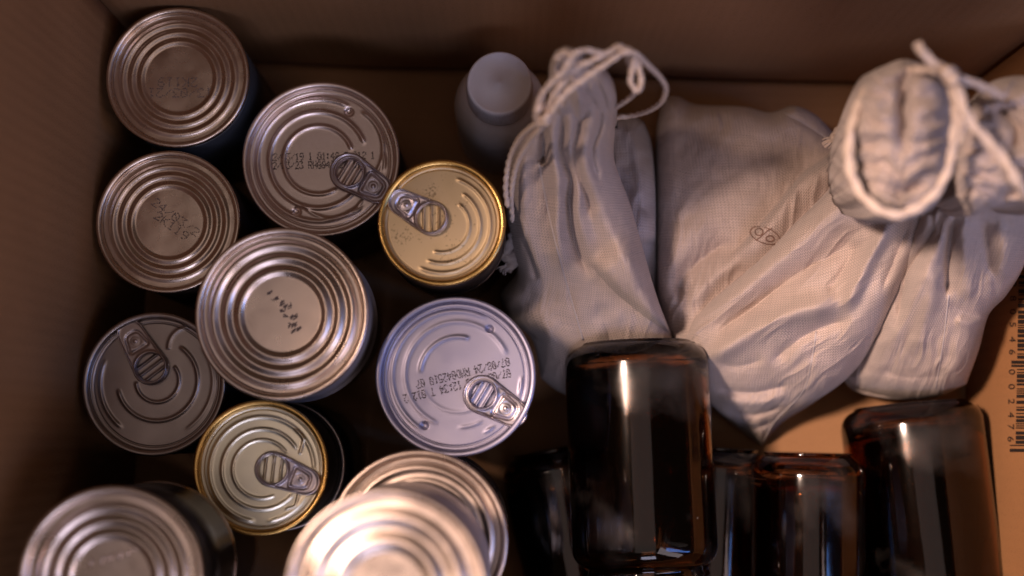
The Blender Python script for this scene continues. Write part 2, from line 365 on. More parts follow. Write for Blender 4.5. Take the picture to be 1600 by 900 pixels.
def hf_steps(r0, per, n=3, pp=.018):
    """flat centre of radius r0 inside n rounded ridges"""
    def f(X, Y):
        r = np.hypot(X, Y)
        z = np.where((r > r0) & (r < r0+n*per), pp/2*(1-np.cos(2*PI*(r-r0)/per)), 0)
        return z+.0045*vnoise(X*2.3+r0*9, Y*2.3, 2)+.0012*vnoise(X*7, Y*7+r0*5, 4)
    return f
def hf_pull(arcs, dimples=(), lines=(), rr=None):
    """arcs (cx,cy,r,a0,a1,amp,w) degrees; raised beads that fade at their ends"""
    def f(X, Y):
        z = .0025*vnoise(X*2.2, Y*2.2, 5)
        for cx, cy, r, a0, a1, amp, wd in arcs:
            d = np.hypot(X-cx, Y-cy)-r; wd = wd*1.25; amp_ = amp*.8
            th = np.degrees(np.arctan2(Y-cy, X-cx)); span = a1-a0
            t = ((th-a0) % 360)/span
            if span >= 359.9: m = 1
            else:
                e = 9/span
                m = np.clip(np.minimum(t, 1-t)/e, 0, 1); m = np.where(t <= 1, m*m*(3-2*m), 0)
            z = z+amp_*np.exp(-(d/wd)**2)*m
        for P, amp, wd in lines:
            d, _, t = line_dist(X, Y, smooth_line(P, 14)); z = z+amp*np.exp(-(d/wd)**2)
        for x, y, rad, amp in dimples: 
            q = np.hypot(X-x, Y-y)/rad; z = z+amp*np.exp(-q**4)
        r = np.hypot(X, Y); z = z-.010*np.exp(-((r-.865)/.010)**2)      # score line
        return z
    return f
def pull_tab(parent, R, z, rivet, hole, L, Wd, mat, holer=(.62, .66), lift=.0022, square=True):
    """annular stamped tab: finger hole, raised rolled edges, sunk rivet plate. L, Wd in units of R"""
    rv = np.array(rivet)*R; ho = np.array(hole)*R; L *= R; Wd *= R
    d = ho-rv; ang = math.atan2(d[1], d[0]); dl = np.linalg.norm(d)
    # local frame: +x from rivet to hole, hole centre at (0,0)
    na, nr = 160, 34; a = np.linspace(0, 2*PI, na, endpoint=False)
    hx, hy = Wd*.5*holer[0], Wd*.5*holer[1]
    ix, iy = hx*np.cos(a), hy*np.sin(a)
    x1 = Wd*.5*.94; x0 = -(L-x1)
    cx0 = x0+Wd*.36                                    # nose circle centre
    # outer: hull of circle(0,0,Wd/2*.97) and circle(cx0,0,Wd*.36)
    def outer(th):
        c, s = math.cos(th), math.sin(th); R1, R2 = Wd*.5, Wd*.37
        best = 0
        for k in np.linspace(0, 1, 26):
            cx = cx0*k; rr = R1+(R2-R1)*k
            disc = rr*rr-(cx*s)**2
            if disc >= 0: best = max(best, cx*c+math.sqrt(disc))
        return best
    ro = np.array([outer(t) for t in a]); ox, oy = ro*np.cos(a), ro*np.sin(a)
    t = np.linspace(0, 1, nr)[:, None]
    X = ix*(1-t)+ox*t; Y = iy*(1-t)+oy*t
    din = np.hypot(X-ix, Y-iy); dout = np.hypot(X-ox, Y-oy)
    e = Wd*.045
    Z = .05*Wd*(np.exp(-((dout-e)/e)**2)+np.exp(-((din-e)/e)**2))
    Z -= .05*Wd*(np.exp(-(dout/(e*.5))**2)+np.exp(-(din/(e*.5))**2))
    # sunk plate round the rivet
    rx = -dl; bx, by = Wd*.25, Wd*.245
    qx, qy = np.abs(X-rx)-bx+Wd*.1, np.abs(Y)-by*(1.0+.25*np.clip((X-rx)/bx, -1, 1))+Wd*.1
    sd = np.hypot(np.maximum(qx, 0), np.maximum(qy, 0))+np.minimum(np.maximum(qx, qy), 0)-Wd*.1
    Z += -.055*Wd*np.exp(-(sd/(Wd*.032))**2)+.012*Wd/(1+np.exp(sd/(Wd*.02)))
    Z -= .02*Wd*np.exp(-((np.hypot(X-rx, Y)-Wd*.15)/(Wd*.02))**2)
    tilt = lift*(.55+.45*np.clip((X-x0)/L, 0, 1))
    th = Wd*.055
    top = np.stack([X, Y, Z+tilt+th], -1); bot = np.stack([X, Y, Z*0+tilt], -1)
    V = np.vstack([top.reshape(-1, 3), bot.reshape(-1, 3)]); m = nr*na
    F = grid_faces(nr, na, True)+[tuple(reversed(f)) for f in grid_faces(nr, na, True, m)]
    for j in range(na):
        k = (j+1) % na; F.append((j, k, m+k, m+j)); F.append(((nr-1)*na+k, (nr-1)*na+j, m+(nr-1)*na+j, m+(nr-1)*na+k))
    c, s = math.cos(ang), math.sin(ang)
    V = np.stack([V[:, 0]*c-V[:, 1]*s+ho[0], V[:, 0]*s+V[:, 1]*c+ho[1], V[:, 2]+z], -1)
    # orientation: hull faces may be flipped, let Blender recalc
    o = mesh('pull_tab', V, F, mat, parent)
    r0 = Wd*.105
    zt = z+tilt.min()+th*.8
    lathe('rivet', [(0, Wd*.055), (r0*.55, Wd*.055), (r0*.72, Wd*.028), (r0*.95, Wd*.02), (r0, 0), (r0, -lift)][::-1], mat, o, 32, (rv[0], rv[1], zt))
    return o
cans = []
def can(px, py, rpx, ztop, h, lidmat, bodymat, label, hf, rimmat=None, group=None, bands=(), sink=.085, cat='tin can', labelband=None, ribs=True, rz=0, name='tin_can'):
    R = rpx*depth_of(px, py, ztop)/FPX
    p = at(float(px), float(py), ztop)
    t = empty(name, (p.x, p.y, ztop-h), label, cat, group)
    cans.append((label, p.x, p.y, R, ztop-h, ztop))
    rm = rimmat or lidmat
    # double seam rim (rounded outer lip), chuck wall inside
    s = .0031; k = 8
    prof = [(R*.985, h-.0042), (R-.0002, h-.0034)]
    prof += [(R-.0011+.0011*math.cos(q), h-.0011+.0011*math.sin(q)) for q in np.linspace(0, PI*.55, k)]
    prof += [(R-.0023, h-.0001), (R-.0029, h-.0009), (R-.0032, h-.0022), (R*.915+.0002, h-.0036), (R*.905, h-.0042), (R*.895, h-.0040)]
    lathe('rim', prof, rm, t, 160)
    lid_mesh(t, R, h, hf, lidmat, -.0040)
    # body
    rb = R*.965
    pb = [(0, .0008), (rb*.9, .0008), (rb*.93, 0), (R*.985, .0002), (R*.995, .0015), (R*.985, .003), (rb, .005)]
    zz = np.linspace(.006, h-.007, 60)
    for z in zz[1:]: pb.append((rb-(.0006*(1+math.cos(z*2*PI/.005)) if (ribs and h*.25 < z < h*.75 and h > .06) else 0), z))
    pb += [(rb, h-.005), (R*.985, h-.0042)]
    lathe('body', pb, bodymat if not labelband else TIN, t, 128)
    if labelband:
        lathe('paper_label', [(rb+.0001, .006), (rb+.0006, .0062), (rb+.0006, h-.0072), (rb+.0001, h-.007)], labelband, t, 128)
    return t, R, h
ST3 = hf_steps(.465, .130)
G = 'food cans standing in the left half of the box'
# 1 top left
t, R, h = can(277, 120, 112, .120, .118, TIN, BLACKL, 'plain ribbed brownish tin lid in the top left corner, no pull tab', ST3, group=G, labelband=BLUEL)
stamp(t, R, [('13/03/21', .46, -.14, PI, .115, .12), ('2K119', .25, .01, PI, .115, .12)], INKF, h-.0039, jitter=.003, dot=.62)
# 2 left, below it
t, R, h = can(262, 346, 113, .120, .118, TIN, BLACKL, 'plain ribbed brownish tin lid against the left wall with slanting faint date stamp', ST3, group=G, labelband=BROWNL)
stamp(t, R, [('24/03/21', -.26, .26, -math.radians(36), .115, .11), ('2K119', -.22, .07, -math.radians(36), .115, .11)], INKF, h-.0039, jitter=.003, dot=.62)
# 3 silver with pull tab
BARS = lambda c, ang, w_, l, amp=.02: [([(c[0]+math.cos(ang)*k*w_-math.sin(ang)*-l, c[1]+math.sin(ang)*k*w_+math.cos(ang)*-l), (c[0]+math.cos(ang)*k*w_-math.sin(ang)*l, c[1]+math.sin(ang)*k*w_+math.cos(ang)*l)], amp, .016) for k in (-1, 0, 1)]
rv, ho = (.665, -.345), (.36, -.165); ta = math.atan2(ho[1]-rv[1], ho[0]-rv[0])
arcs3 = [(-.04, .0, .44, 15, 305, .020, .018), (-.04, 0, .62, 18, 322, .022, .02), (-.03, 0, .785, 60, 310, .022, .02),
         (.22, .14, .56, -42, 62, .014, .018), (.13, -.30, .45, 215, 335, .014, .018), (0, 0, .80, -12, 8, .022, .018), (0, 0, .80, -68, -46, .022, .018)]
t, R, h = can(501, 248, 123.5, .112, .110, SILV, BROWNL, 'silver pull-tab can with two lines of dot-matrix date print left of the tab', hf_pull(arcs3, [(.34, .63, .045, -.035), (-.31, -.66, .045, -.035)], BARS(ho, ta+PI, .085, .20)), group=G, labelband=BROWNL)
stamp(t, R, [('22/03/19 1 01:48 T 012 1', -.67, -.005, .02, .0565, .085), ('22/03/23 RHG042520 07', -.67, -.115, .02, .0565, .085)], INK, h-.0037, jitter=.003)
pull_tab(t, R, h-.0040, rv, ho, .86, .50, TABM)
# 4 small gold with pull tab
rv, ho = (-.56, .29), (-.17, .08); ta = math.atan2(ho[1]-rv[1], ho[0]-rv[0])
arcs4 = [(0, -.03, .43, -110, 55, .016, .02), (0, -.03, .60, -115, 60, .018, .022), (0, -.02, .76, -120, 75, .018, .022)]
t, R, h = can(690, 347.5, 100, .165, .050, GOLD, BROWNL, 'small speckled gold can whose pull tab touches the silver can to its left', hf_pull(arcs4, [], BARS(ho, ta+PI+.5, .12, .22)), GRIM, group=G, labelband=BROWNL)
pull_tab(t, R, h-.0040, rv, ho, 1.02, .56, TABM, (.74, .78))
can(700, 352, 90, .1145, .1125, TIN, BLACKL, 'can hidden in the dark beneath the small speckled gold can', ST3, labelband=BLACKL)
# 5 big rosy can
t, R, h = can(440, 490, 136, .170, .049, TINP, WHITEM, 'largest plain ribbed lid in the centre of the cans, white-sided with smudged handwritten marks', hf_steps(.43, .150, 3, .026), group=G, ribs=False)
V, F = [], []
for (x, y, l, an, wd) in ((-22, 34, 7, 20, 5), (-10, 26, 5, 40, 5), (-15, 22, 5, 35, 3), (-2, 18, 8, 60, 5), (4, 12, 9, 40, 4), (-3, 6, 6, 30, 5), (10, 12, 8, 35, 3), (3, -4, 6, 10, 5),
                         (14, -5, 7, 30, 4), (20, -3, 9, 20, 4), (13, -18, 6, 60, 5), (20, -15, 6, 50, 3), (18, -26, 8, 35, 4), (24, -22, 8, 40, 4)):
    for q in range(5):
        jx, jy = rng.normal(size=2)*1.6; k = len(V); c, s = math.cos(math.radians(an)+rng.normal()*.5), math.sin(math.radians(an)+rng.normal()*.5)
        for u, v in ((-.5, -.18), (.5, -.22), (.5, .2), (-.5, .22)): V.append(((x+jx+(u*l*.8)*c-(v*wd)*s)/136*R, (y+jy+(u*l*.8)*s+(v*wd)*c)/136*R, h-.00385+q*2e-5))
        F.append((k, k+1, k+2, k+3))
mesh('marker_writing', V, F, INKF, t, smooth=False)
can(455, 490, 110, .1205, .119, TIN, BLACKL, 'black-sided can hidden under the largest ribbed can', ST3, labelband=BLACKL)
# 6 dark grey pull tab
rv, ho = (-.285, .60), (-.06, .235); ta = math.atan2(ho[1]-rv[1], ho[0]-rv[0])
arcs6 = [(.03, .05, .30, -180, 45, .018, .018), (.03, .05, .56, -170, 60, .020, .02), (.02, .03, .79, -205, -125, .022, .02), (.02, .03, .78, -60, 40, .010, .02), (.45, .52, .28, 75, 190, .018, .02)]
t, R, h = can(240, 600, 112.5, .130, .128, DARK, BLACKL, 'dull dark grey pull-tab can at the left, tab pointing to the upper left', hf_pull(arcs6, [], BARS(ho, ta+PI+.1, .10, .19)), group=G, labelband=BLACKL)
tb = pull_tab(t, R, h-.0040, rv, ho, 1.0, .50, TABD, (.76, .78))
# 7 pale gold pull tab on a stacked can
rv, ho = (.585, -.17), (.17, -.02); ta = math.atan2(ho[1]-rv[1], ho[0]-rv[0])
arcs7 = [(0, -.02, .43, 30, 300, .014, .018), (0, -.02, .59, 28, 325, .016, .02), (0, -.02, .77, -5, 265, .016, .022), (0, -.02, .77, 275, 335, .012, .02)]
l7 = [([(.50, .56), (.60, .45), (.60, .36), (.56, .22)], .016, .018), ([(.38, -.60), (.50, -.56), (.54, -.42), (.56, -.34)], .014, .018)]
t, R, h = can(407, 731, 106, .152, .050, GOLD2, BROWNL, 'small pale gold pull-tab can stacked on a darker can, just below the largest lid', hf_pull(arcs7, [], BARS(ho, ta+PI+.25, .12, .22)+l7), GRIM, group=G, ribs=False)
pull_tab(t, R, h-.0040, rv, ho, 1.0, .54, TABM, (.74, .76))
can(437, 727, 103, .1005, .0985, DARK, BLACKL, 'silver-rimmed can whose lid edge peeks out right of the pale gold can above it', ST3, group=G, labelband=BLACKL)
# 8 lilac
rv, ho = (.625, -.40), (.33, -.225); ta = math.atan2(ho[1]-rv[1], ho[0]-rv[0])
arcs8 = [(.02, .03, .47, 70, 180, .018, .022), (.02, .03, .66, 20, 250, .012, .024), (.0, .02, .80, 60, 240, .014, .022), (.02, .03, .66, 268, 300, .010, .02), (0, 0, .82, -18, 2, .02, .018), (0, 0, .78, -66, -50, .02, .018), (.02, .03, .47, 200, 300, .006, .02)]
t, R, h = can(712, 588, 125.5, .150, .148, LILA, BROWNL, 'bluish grey pull-tab can in the middle with upside-down dotted date print', hf_pull(arcs8, [(.42, .60, .042, -.035), (-.39, -.61, .042, -.035)], BARS(ho, ta+PI, .085, .20)), group=G, labelband=BROWNL)
stamp(t, R, [('07/08/20 3 12:34 T 012 2', .665, .095, math.radians(194), .0575, .095), ('07/08/24 RMD042510 07', .65, .235, math.radians(194), .0575, .095)], INK, h-.0037, jitter=.003)
pull_tab(t, R, h-.0040, rv, ho, .86, .49, TABM)
# 9 bottom left, high stack
t, R, h = can(172, 906, 145, .240, .075, TINP, BLACKL, 'tall-stacked ribbed can in the bottom left corner with embossed digits', hf_steps(.41, .145, 3, .025), group=G, labelband=BLACKL)
V, F = [], []
for i, (x, y, w2, l) in enumerate([(-.245, .17, .03, .10), (-.12, .20, .03, .12), (-.065, .215, .022, .06), (-.02, .23, .03, .10), (.035, .25, .018, .05), (.075, .255, .03, .12), (.165, .285, .03, .12), (.235, .32, .025, .06)]):
    for sgn in (0,):
        n1, n2 = 7, 5; k = len(V); an = math.radians(14)
        for p in range(n1):
            for q in range(n2):
                u, v = (p/(n1-1)-.5)*l, (q/(n2-1)-.5)*w2
                V.append(((x+v*math.cos(an)+u*math.sin(an))*R, (y-v*math.sin(an)*-1*0+u*math.cos(an)-v*.25)*R, h-.0040+.0009*math.sin(PI*p/(n1-1))**.5*math.sin(PI*q/(n2-1))-.0001))
        F += [tuple(f) for f in grid_faces(n1, n2, off=k)]
mesh('embossed_digits', V, F, TINP, t)
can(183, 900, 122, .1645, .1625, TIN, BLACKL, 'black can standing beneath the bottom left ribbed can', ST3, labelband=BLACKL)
# 10 bottom centre stack
t, R, h = can(602, 925, 159, .298, .100, TINP, WHITEM, 'topmost blurred ribbed can at the bottom edge, nearest to the camera', hf_steps(.37, .24, 2, .036), group=G)
arcsB = [(0, 0, .66, 0, 360, .020, .03), (0, 0, .80, 0, 360, .024, .03)]
can(653, 845, 141, .195, .10, TINP, TIN, 'wide can with a grooved coppery lid under the topmost blurred can', hf_pull(arcsB), group=G)
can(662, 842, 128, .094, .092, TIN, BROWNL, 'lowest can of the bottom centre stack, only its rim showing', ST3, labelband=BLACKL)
# ------------------------------------------------------------------ white bottle
p = at(781., 150., .095); Rb = 73*depth_of(781, 150, .085)/FPX
b = empty('plastic_bottle', (p.x, p.y, .0), 'white round plastic pill bottle with flat screw cap behind the left cloth bag', 'bottle')
pr = [(0, .001), (Rb*.9, .001), (Rb*.97, .003), (Rb, .008)]+[(Rb, z) for z in np.linspace(.012, .070, 8)]
pr += [(Rb*.42+Rb*.58*math.cos(q)**.9, .070+.026*math.sin(q)) for q in np.linspace(.05, PI/2*.93, 14)]+[(Rb*.60, .0965), (Rb*.60, .104)]
lathe('bottle_body', pr, PLAST, b, 96)
pc = at(786., 130., .123); Rc = 52*depth_of(786, 130, .123)/FPX
def knurl(V, a):
    V = V.copy(); m = (V[..., 2] < .119) & (V[..., 2] > .1035); k = 1+.012*np.cos(a*70); V[..., 0] *= np.where(m, k, 1); V[..., 1] *= np.where(m, k, 1); return V
lathe('screw_cap', [(Rc*.7, .1005), (Rc*1.02, .1005), (Rc*1.03, .1025), (Rc, .104), (Rc, .118), (Rc*.985, .1212), (Rc*.95, .1226), (Rc*.90, .1229), (Rc*.87, .1224), (Rc*.5, .1222), (.0012, .1224), (.0008, .1230), (0, .1230)], PLAST, b, 280, fn=knurl, off=(0, 0, 0))
# ------------------------------------------------------------------ cloth bags
def resample(P, n): return smooth_line(P, n)
def tps(ctrl):
    P = np.array(ctrl, float); n = len(P); xy = P[:, :2]/300
    def K(r): return np.where(r > 0, r*r*np.log(r+1e-9), 0)
    A = np.zeros((n+3, n+3)); D = np.hypot(xy[:, None, 0]-xy[None, :, 0], xy[:, None, 1]-xy[None, :, 1])
    A[:n, :n] = K(D)+np.eye(n)*.02; A[:n, n] = 1; A[:n, n+1:] = xy; A[n, :n] = 1; A[n+1:, :n] = xy.T
    sol = np.linalg.solve(A, np.r_[P[:, 2], 0, 0, 0])
    def f(X, Y):
        x, y = X/300, Y/300; z = sol[n]+sol[n+1]*x+sol[n+2]*y
        for i in range(n): z = z+sol[i]*K(np.hypot(x-xy[i, 0], y-xy[i, 1]))
        return z
    return f
class Sheet:
    """cloth surface over four border curves (photo-plan coordinates), true heights from control points and folds"""
    def __init__(s, top, right, bottom, left, ctrl, folds=(), nu=150, nv=190, edge=42, drop=.03, seed=1, crumple=.0012, base=.003, zmin=.004, cs=26., extra=None, edge_pow=.5, crease=(0, 1, .0010)):
        s.crease = crease
        T, Bm = resample(top, nu), resample(bottom, nu); Lf, Rt = resample(left, nv), resample(right, nv)
        u = np.linspace(0, 1, nu)[None, :, None]; v = np.linspace(0, 1, nv)[:, None, None]
        P = (1-v)*T[None]+v*Bm[None]+(1-u)*Lf[:, None]+u*Rt[:, None]-((1-u)*(1-v)*T[0]+u*(1-v)*T[-1]+(1-u)*v*Bm[0]+u*v*Bm[-1])
        s.X, s.Y = P[..., 0], P[..., 1]; s.nu, s.nv = nu, nv
        s.rim = np.vstack([T, Rt[1:], Bm[::-1][1:], Lf[::-1][1:]])
        s.ctrl = tps(ctrl); s.folds = [(k, smooth_line(p, 26), a, wd, rch) for (k, p, a, wd, rch) in folds]
        s.edge, s.drop, s.seed, s.crumple, s.zmin, s.cs, s.extra, s.ep = edge, drop, seed, crumple, zmin, cs, extra, edge_pow
        s.Z = s.height(s.X, s.Y); s.base = base
    def height(s, X, Y):
        z = s.ctrl(X, Y)
        d, _, _ = line_dist(X, Y, s.rim)
        t = np.clip(d/s.edge, 0, 1); z = z-s.drop*(1-(1-(1-t)**2)**s.ep)
        for kind, P, a, wd, rch in s.folds:
            d, sg, par = line_dist(X, Y, P)
            tp = np.clip(np.minimum(par, 1-par)*5, 0, 1); tp = tp*tp*(3-2*tp)
            # beyond the ends of the stroke fade with distance
            if kind == 'r': z = z+a*np.exp(-(d/wd)**2)*tp
            elif kind == 'v': z = z-a*np.exp(-np.abs(d/wd)**1.3)*tp
            elif kind == 's': z = z+a*np.where(sg > 0, 1-np.exp(-np.minimum(d/wd, 30)), 0)*np.exp(-(d/rch)**2)*tp
        z = z+s.crumple*(vnoise(X/s.cs, Y/s.cs, s.seed)+.5*vnoise(X/s.cs*2.1+5, Y/s.cs*2.1, s.seed+3)+1.2*vnoise(X/s.cs*.45, Y/s.cs*.45+9, s.seed+7))
        cx, cy, ca_ = s.crease; n_ = math.hypot(cx, cy); cx, cy = cx/n_, cy/n_
        A_, B_ = X*cx+Y*cy, -X*cy+Y*cx
        A_ = A_+14*vnoise(X/40, Y/40, s.seed+11); B_ = B_+9*vnoise(X/33, Y/33, s.seed+12)
        m_ = np.clip(.5+vnoise(X/70, Y/70, s.seed+13), 0, 1)
        z = z+ca_*m_*((1-np.abs(vnoise(A_/85, B_/15, s.seed+14))*2)+.5*(1-2*np.abs(vnoise(A_/45, B_/8, s.seed+15))))
        if s.extra: z = z+s.extra(X, Y)
        return np.maximum(z, s.zmin)
    def build(s, name, mat, parent, pull=.12, skirt=8, zb=None, uvrot=0):
        V = at(s.X, s.Y, s.Z); n0 = s.nu*s.nv
        c = V.reshape(-1, 3).mean(0)
        du = np.linalg.norm(np.diff(V, axis=1), axis=2).mean(0); dv = np.linalg.norm(np.diff(V, axis=0), axis=2).mean(1)
        U = np.r_[0, np.cumsum(du)][None]+0*s.X; Vv = np.r_[0, np.cumsum(dv)][:, None]+0*s.X
        c1, s1 = math.cos(uvrot), math.sin(uvrot); UV = np.stack([U*c1-Vv*s1, U*s1+Vv*c1], -1).reshape(-1, 2)
        F = [tuple(reversed(f)) for f in grid_faces(s.nv, s.nu)]
        F = grid_faces(s.nv, s.nu)
        nu, nv = s.nu, s.nv
        rim = list(range(nu))+[i*nu+nu-1 for i in range(1, nv)]+[(nv-1)*nu+j for j in range(nu-2, -1, -1)]+[i*nu for i in range(nv-2, 0, -1)]
        Vf = V.reshape(-1, 3); rv_ = Vf[rim]; allV = [Vf]; uvs = [UV]; prev = rim; off = n0; m = len(rim)
        zb_ = s.zmin-.002 if zb is None else zb
        for k in range(1, skirt+1):
            t = k/skirt; q = rv_.copy()
            inn = pull*(1-math.cos(t*PI/2)); q[:, :2] = rv_[:, :2]*(1-inn)+c[:2]*inn
            q[:, 2] = rv_[:, 2]*(1-t)+min(zb_, 1)*t
            q[:, 2] = np.minimum(q[:, 2], rv_[:, 2])
            allV.append(q); uvs.append(UV[rim]+np.array([0, .006*k])); cur = list(range(off, off+m))
            for i in range(m):
                j = (i+1) % m; F.append((prev[i], prev[j], cur[j], cur[i]))
            prev = cur; off += m
        allV.append(np.array([[c[0], c[1], zb_]])); uvs.append(np.array([[0, 0]]))
        for i in range(m): F.append((prev[i], prev[(i+1) % m], off))
        return mesh(name, np.vstack(allV), F, mat, parent, uv=np.vstack(uvs), world=True)
    def z_at(s, x, y): return s.height(np.array([float(x)]), np.array([float(y)]))[0]
def drape_tube(sheet, pts, r, mat, parent, name='seam', lift=.0004, n=40, **k):
    P = smooth_line(pts, n); zz = sheet.height(P[:, 0], P[:, 1])+lift
    return tube(name, at(P[:, 0], P[:, 1], zz), r, mat, parent, seg=8, n=n*2, **k)
def pxtube(name, pts, r, mat, parent, **k):
    P = smooth_line(np.array(pts, float), 80); Q = np.stack([np.array(at(a, b_, c_)) for a, b_, c_ in P])
    return tube(name, Q, r, mat, parent, **k)
GB = 'natural cotton drawstring bags standing in the right half of the box'
# ---- bag D: small greyish bag behind the left one
bd = empty('drawstring_bag', at(985., 300., .0), 'bluish grey cloth bag half hidden behind the upright left bag', 'cloth bag', GB)
sD = Sheet([(905, 190), (950, 180), (985, 178), (1006, 190)], [(1006, 190), (1018, 225), (1024, 300), (1025, 400), (1030, 560)], [(905, 560), (960, 570), (1030, 560)], [(905, 190), (900, 300), (900, 430), (905, 560)],
           [(950, 200, .085), (1010, 220, .075), (980, 300, .095), (1020, 370, .09), (980, 420, .07), (960, 550, .05), (1020, 540, .045), (910, 300, .09)],
           [('s', [(1040, 372), (990, 384), (930, 380)], .014, 6, 60), ('v', [(955, 270), (990, 310), (1022, 345)], .004, 9, 0), ('r', [(975, 190), (995, 240), (1005, 330)], .003, 14, 0)], 90, 150, 30, .02, 5)
sD.build('bag_body', FABD, bd)
# ---- bag A: tall bag at the left with gathered neck
ba = empty('drawstring_bag', at(920., 420., .0), 'upright cotton bag beside the white bottle, its neck tied with long looping cords', 'cloth bag', GB)
foldsA = [('v', [(872, 150), (880, 200), (876, 240), (892, 277), (890, 320), (898, 380), (925, 440)], .014, 9, 0),
          ('v', [(900, 130), (906, 180), (898, 235), (905, 275), (918, 310), (925, 350)], .012, 8, 0), ('v', [(932, 130), (938, 190), (925, 240), (938, 290)], .008, 7, 0),
          ('r', [(888, 170), (892, 230), (903, 290), (903, 340), (925, 400)], .006, 11, 0), ('r', [(925, 200), (915, 250), (940, 330), (975, 400), (1010, 460)], .009, 18, 0),
          ('r', [(860, 190), (872, 290), (870, 370), (885, 440)], .009, 12, 0), ('v', [(845, 195), (850, 222), (848, 262)], .015, 7, 0),
          ('r', [(815, 230), (818, 300), (824, 370), (850, 440)], .007, 15, 0), ('v', [(812, 370), (826, 398), (840, 440)], .007, 6, 0), ('v', [(858, 290), (855, 340), (865, 400)], .005, 7, 0),
          ('s', [(1062, 535), (1040, 517), (1005, 492), (958, 453), (915, 405)], .022, 7, 60),
          ('v', [(841, 252), (858, 336), (877, 414), (894, 473), (911, 531)], .0012, 2.5, 0), ('r', [(820, 470), (860, 520), (900, 600)], .004, 18, 0), ('v', [(930, 470), (950, 520), (960, 580)], .003, 15, 0)]
sA = Sheet([(868, 118), (885, 104), (915, 98), (943, 108), (955, 135)], [(955, 135), (961, 195), (960, 250), (985, 320), (1005, 390), (1027, 465), (1052, 530), (1075, 590)],
           [(845, 590), (880, 615), (960, 645), (1020, 640), (1075, 590)], [(868, 118), (855, 160), (838, 188), (805, 215), (793, 262), (791, 320), (800, 385), (806, 425), (782, 462), (800, 500), (832, 530), (845, 590)],
           [(910, 110, .225), (870, 180, .215), (940, 190, .205), (820, 260, .165), (900, 280, .178), (965, 290, .160), (800, 370, .135), (880, 380, .148), (980, 400, .135), (1030, 490, .11), (950, 460, .115), (800, 470, .085), (870, 500, .095), (900, 600, .075), (1050, 590, .06), (1000, 610, .06)],
           foldsA, 150, 230, 30, .030, 11, .0011)
sA.build('bag_body', FAB, ba, pull=.10)
drape_tube(sA, [(841, 252), (858, 336), (877, 414), (894, 473), (911, 531)], .00045, CORDG, ba)
# gathered collar above the tie
sAn = Sheet([(868, 78), (885, 72), (905, 80), (915, 95)], [(915, 95), (945, 108), (962, 140), (965, 200)], [(862, 190), (900, 205), (935, 205), (965, 200)], [(868, 78), (858, 105), (862, 150), (862, 190)],
            [(870, 85, .245), (905, 100, .245), (880, 150, .235), (940, 150, .225), (870, 195, .192), (910, 200, .186), (960, 195, .176)],
            [('v', [(872, 95), (880, 130), (876, 170)], .008, 5, 0), ('v', [(905, 130), (925, 160), (930, 200)], .006, 5, 0), ('v', [(930, 125), (945, 155), (948, 195)], .006, 5, 0), ('r', [(890, 110), (905, 150), (908, 195)], .006, 8, 0)], 70, 80, 18, .018, 21, .0015, zmin=.17)
sAn.build('gathered_neck', FAB, ba, zb=.17)
CR = .0011
zc = .252
pxtube('drawstring', [(793, 322, .165), (790, 290, .175), (797, 245, .19), (815, 212, .21), (838, 192, .235), (850, 176, .245), (846, 158, .25), (852, 140, .255), (872, 122, .26), (905, 104, .262), (940, 88, .262), (965, 76, .26), (985, 80, .258), (990, 100, .254), (985, 125, .25), (995, 142, .248), (1002, 130, .25), (998, 105, .252), (990, 88, .256)], CR, CORD, ba, twist=190)
pxtube('drawstring', [(800, 345, .15), (799, 300, .17), (808, 255, .19), (826, 222, .212), (845, 200, .235), (858, 182, .248), (868, 165, .255), (885, 145, .258), (915, 122, .26), (950, 98, .262), (975, 82, .262), (992, 84, .26), (1010, 100, .25), (1030, 120, .235), (1040, 138, .222), (1034, 158, .205), (1015, 172, .19), (990, 180, .175), (962, 184, .17)], CR, CORD, ba, twist=190)
pxtube('drawstring', [(842, 196, .24), (838, 175, .247), (845, 150, .255), (862, 128, .262), (880, 112, .266), (898, 84, .268), (920, 79, .266), (945, 84, .262), (968, 72, .258), (978, 86, .25), (985, 108, .24), (985, 128, .232), (992, 140, .225), (985, 152, .21), (962, 168, .195)], CR*.95, CORD, ba, twist=190)
pxtube('drawstring', [(856, 178, .246), (862, 155, .254), (875, 135, .26), (890, 112, .262), (893, 92, .262), (882, 82, .262), (868, 92, .26)], CR*.95, CORD, ba, twist=190)
for k_, (dz_, rr_) in enumerate([(0, 11), (.003, 9)]):
    pxtube('knot', [(848+rr_*math.cos(q), 180+rr_*1.1*math.sin(q)-k_*4, .244+dz_+.004*math.sin(q*2)) for q in np.linspace(0, 5.6, 14)], CR*1.15, CORD, ba, twist=190)
# frayed tied cord end low at the left of bag A
pxtube('drawstring', [(812, 345, .13), (803, 365, .112), (795, 385, .105), (788, 396, .10), (796, 404, .10), (808, 398, .10), (801, 412, .098), (792, 420, .095)], .0026, CORDG, ba, twist=130)
for q in range(16):
    an = PI/2+rng.normal()*.5; l = 9+rng.random()*7
    pxtube('frayed_strand', [(793+rng.normal()*2, 413+rng.normal()*2, .098), (793+math.cos(an)*l*.6-4, 413+math.sin(an)*l*.6, .097), (789+math.cos(an)*l, 414+math.sin(an)*l, .095)], .00035, CORDG, ba, n=10, seg=5)
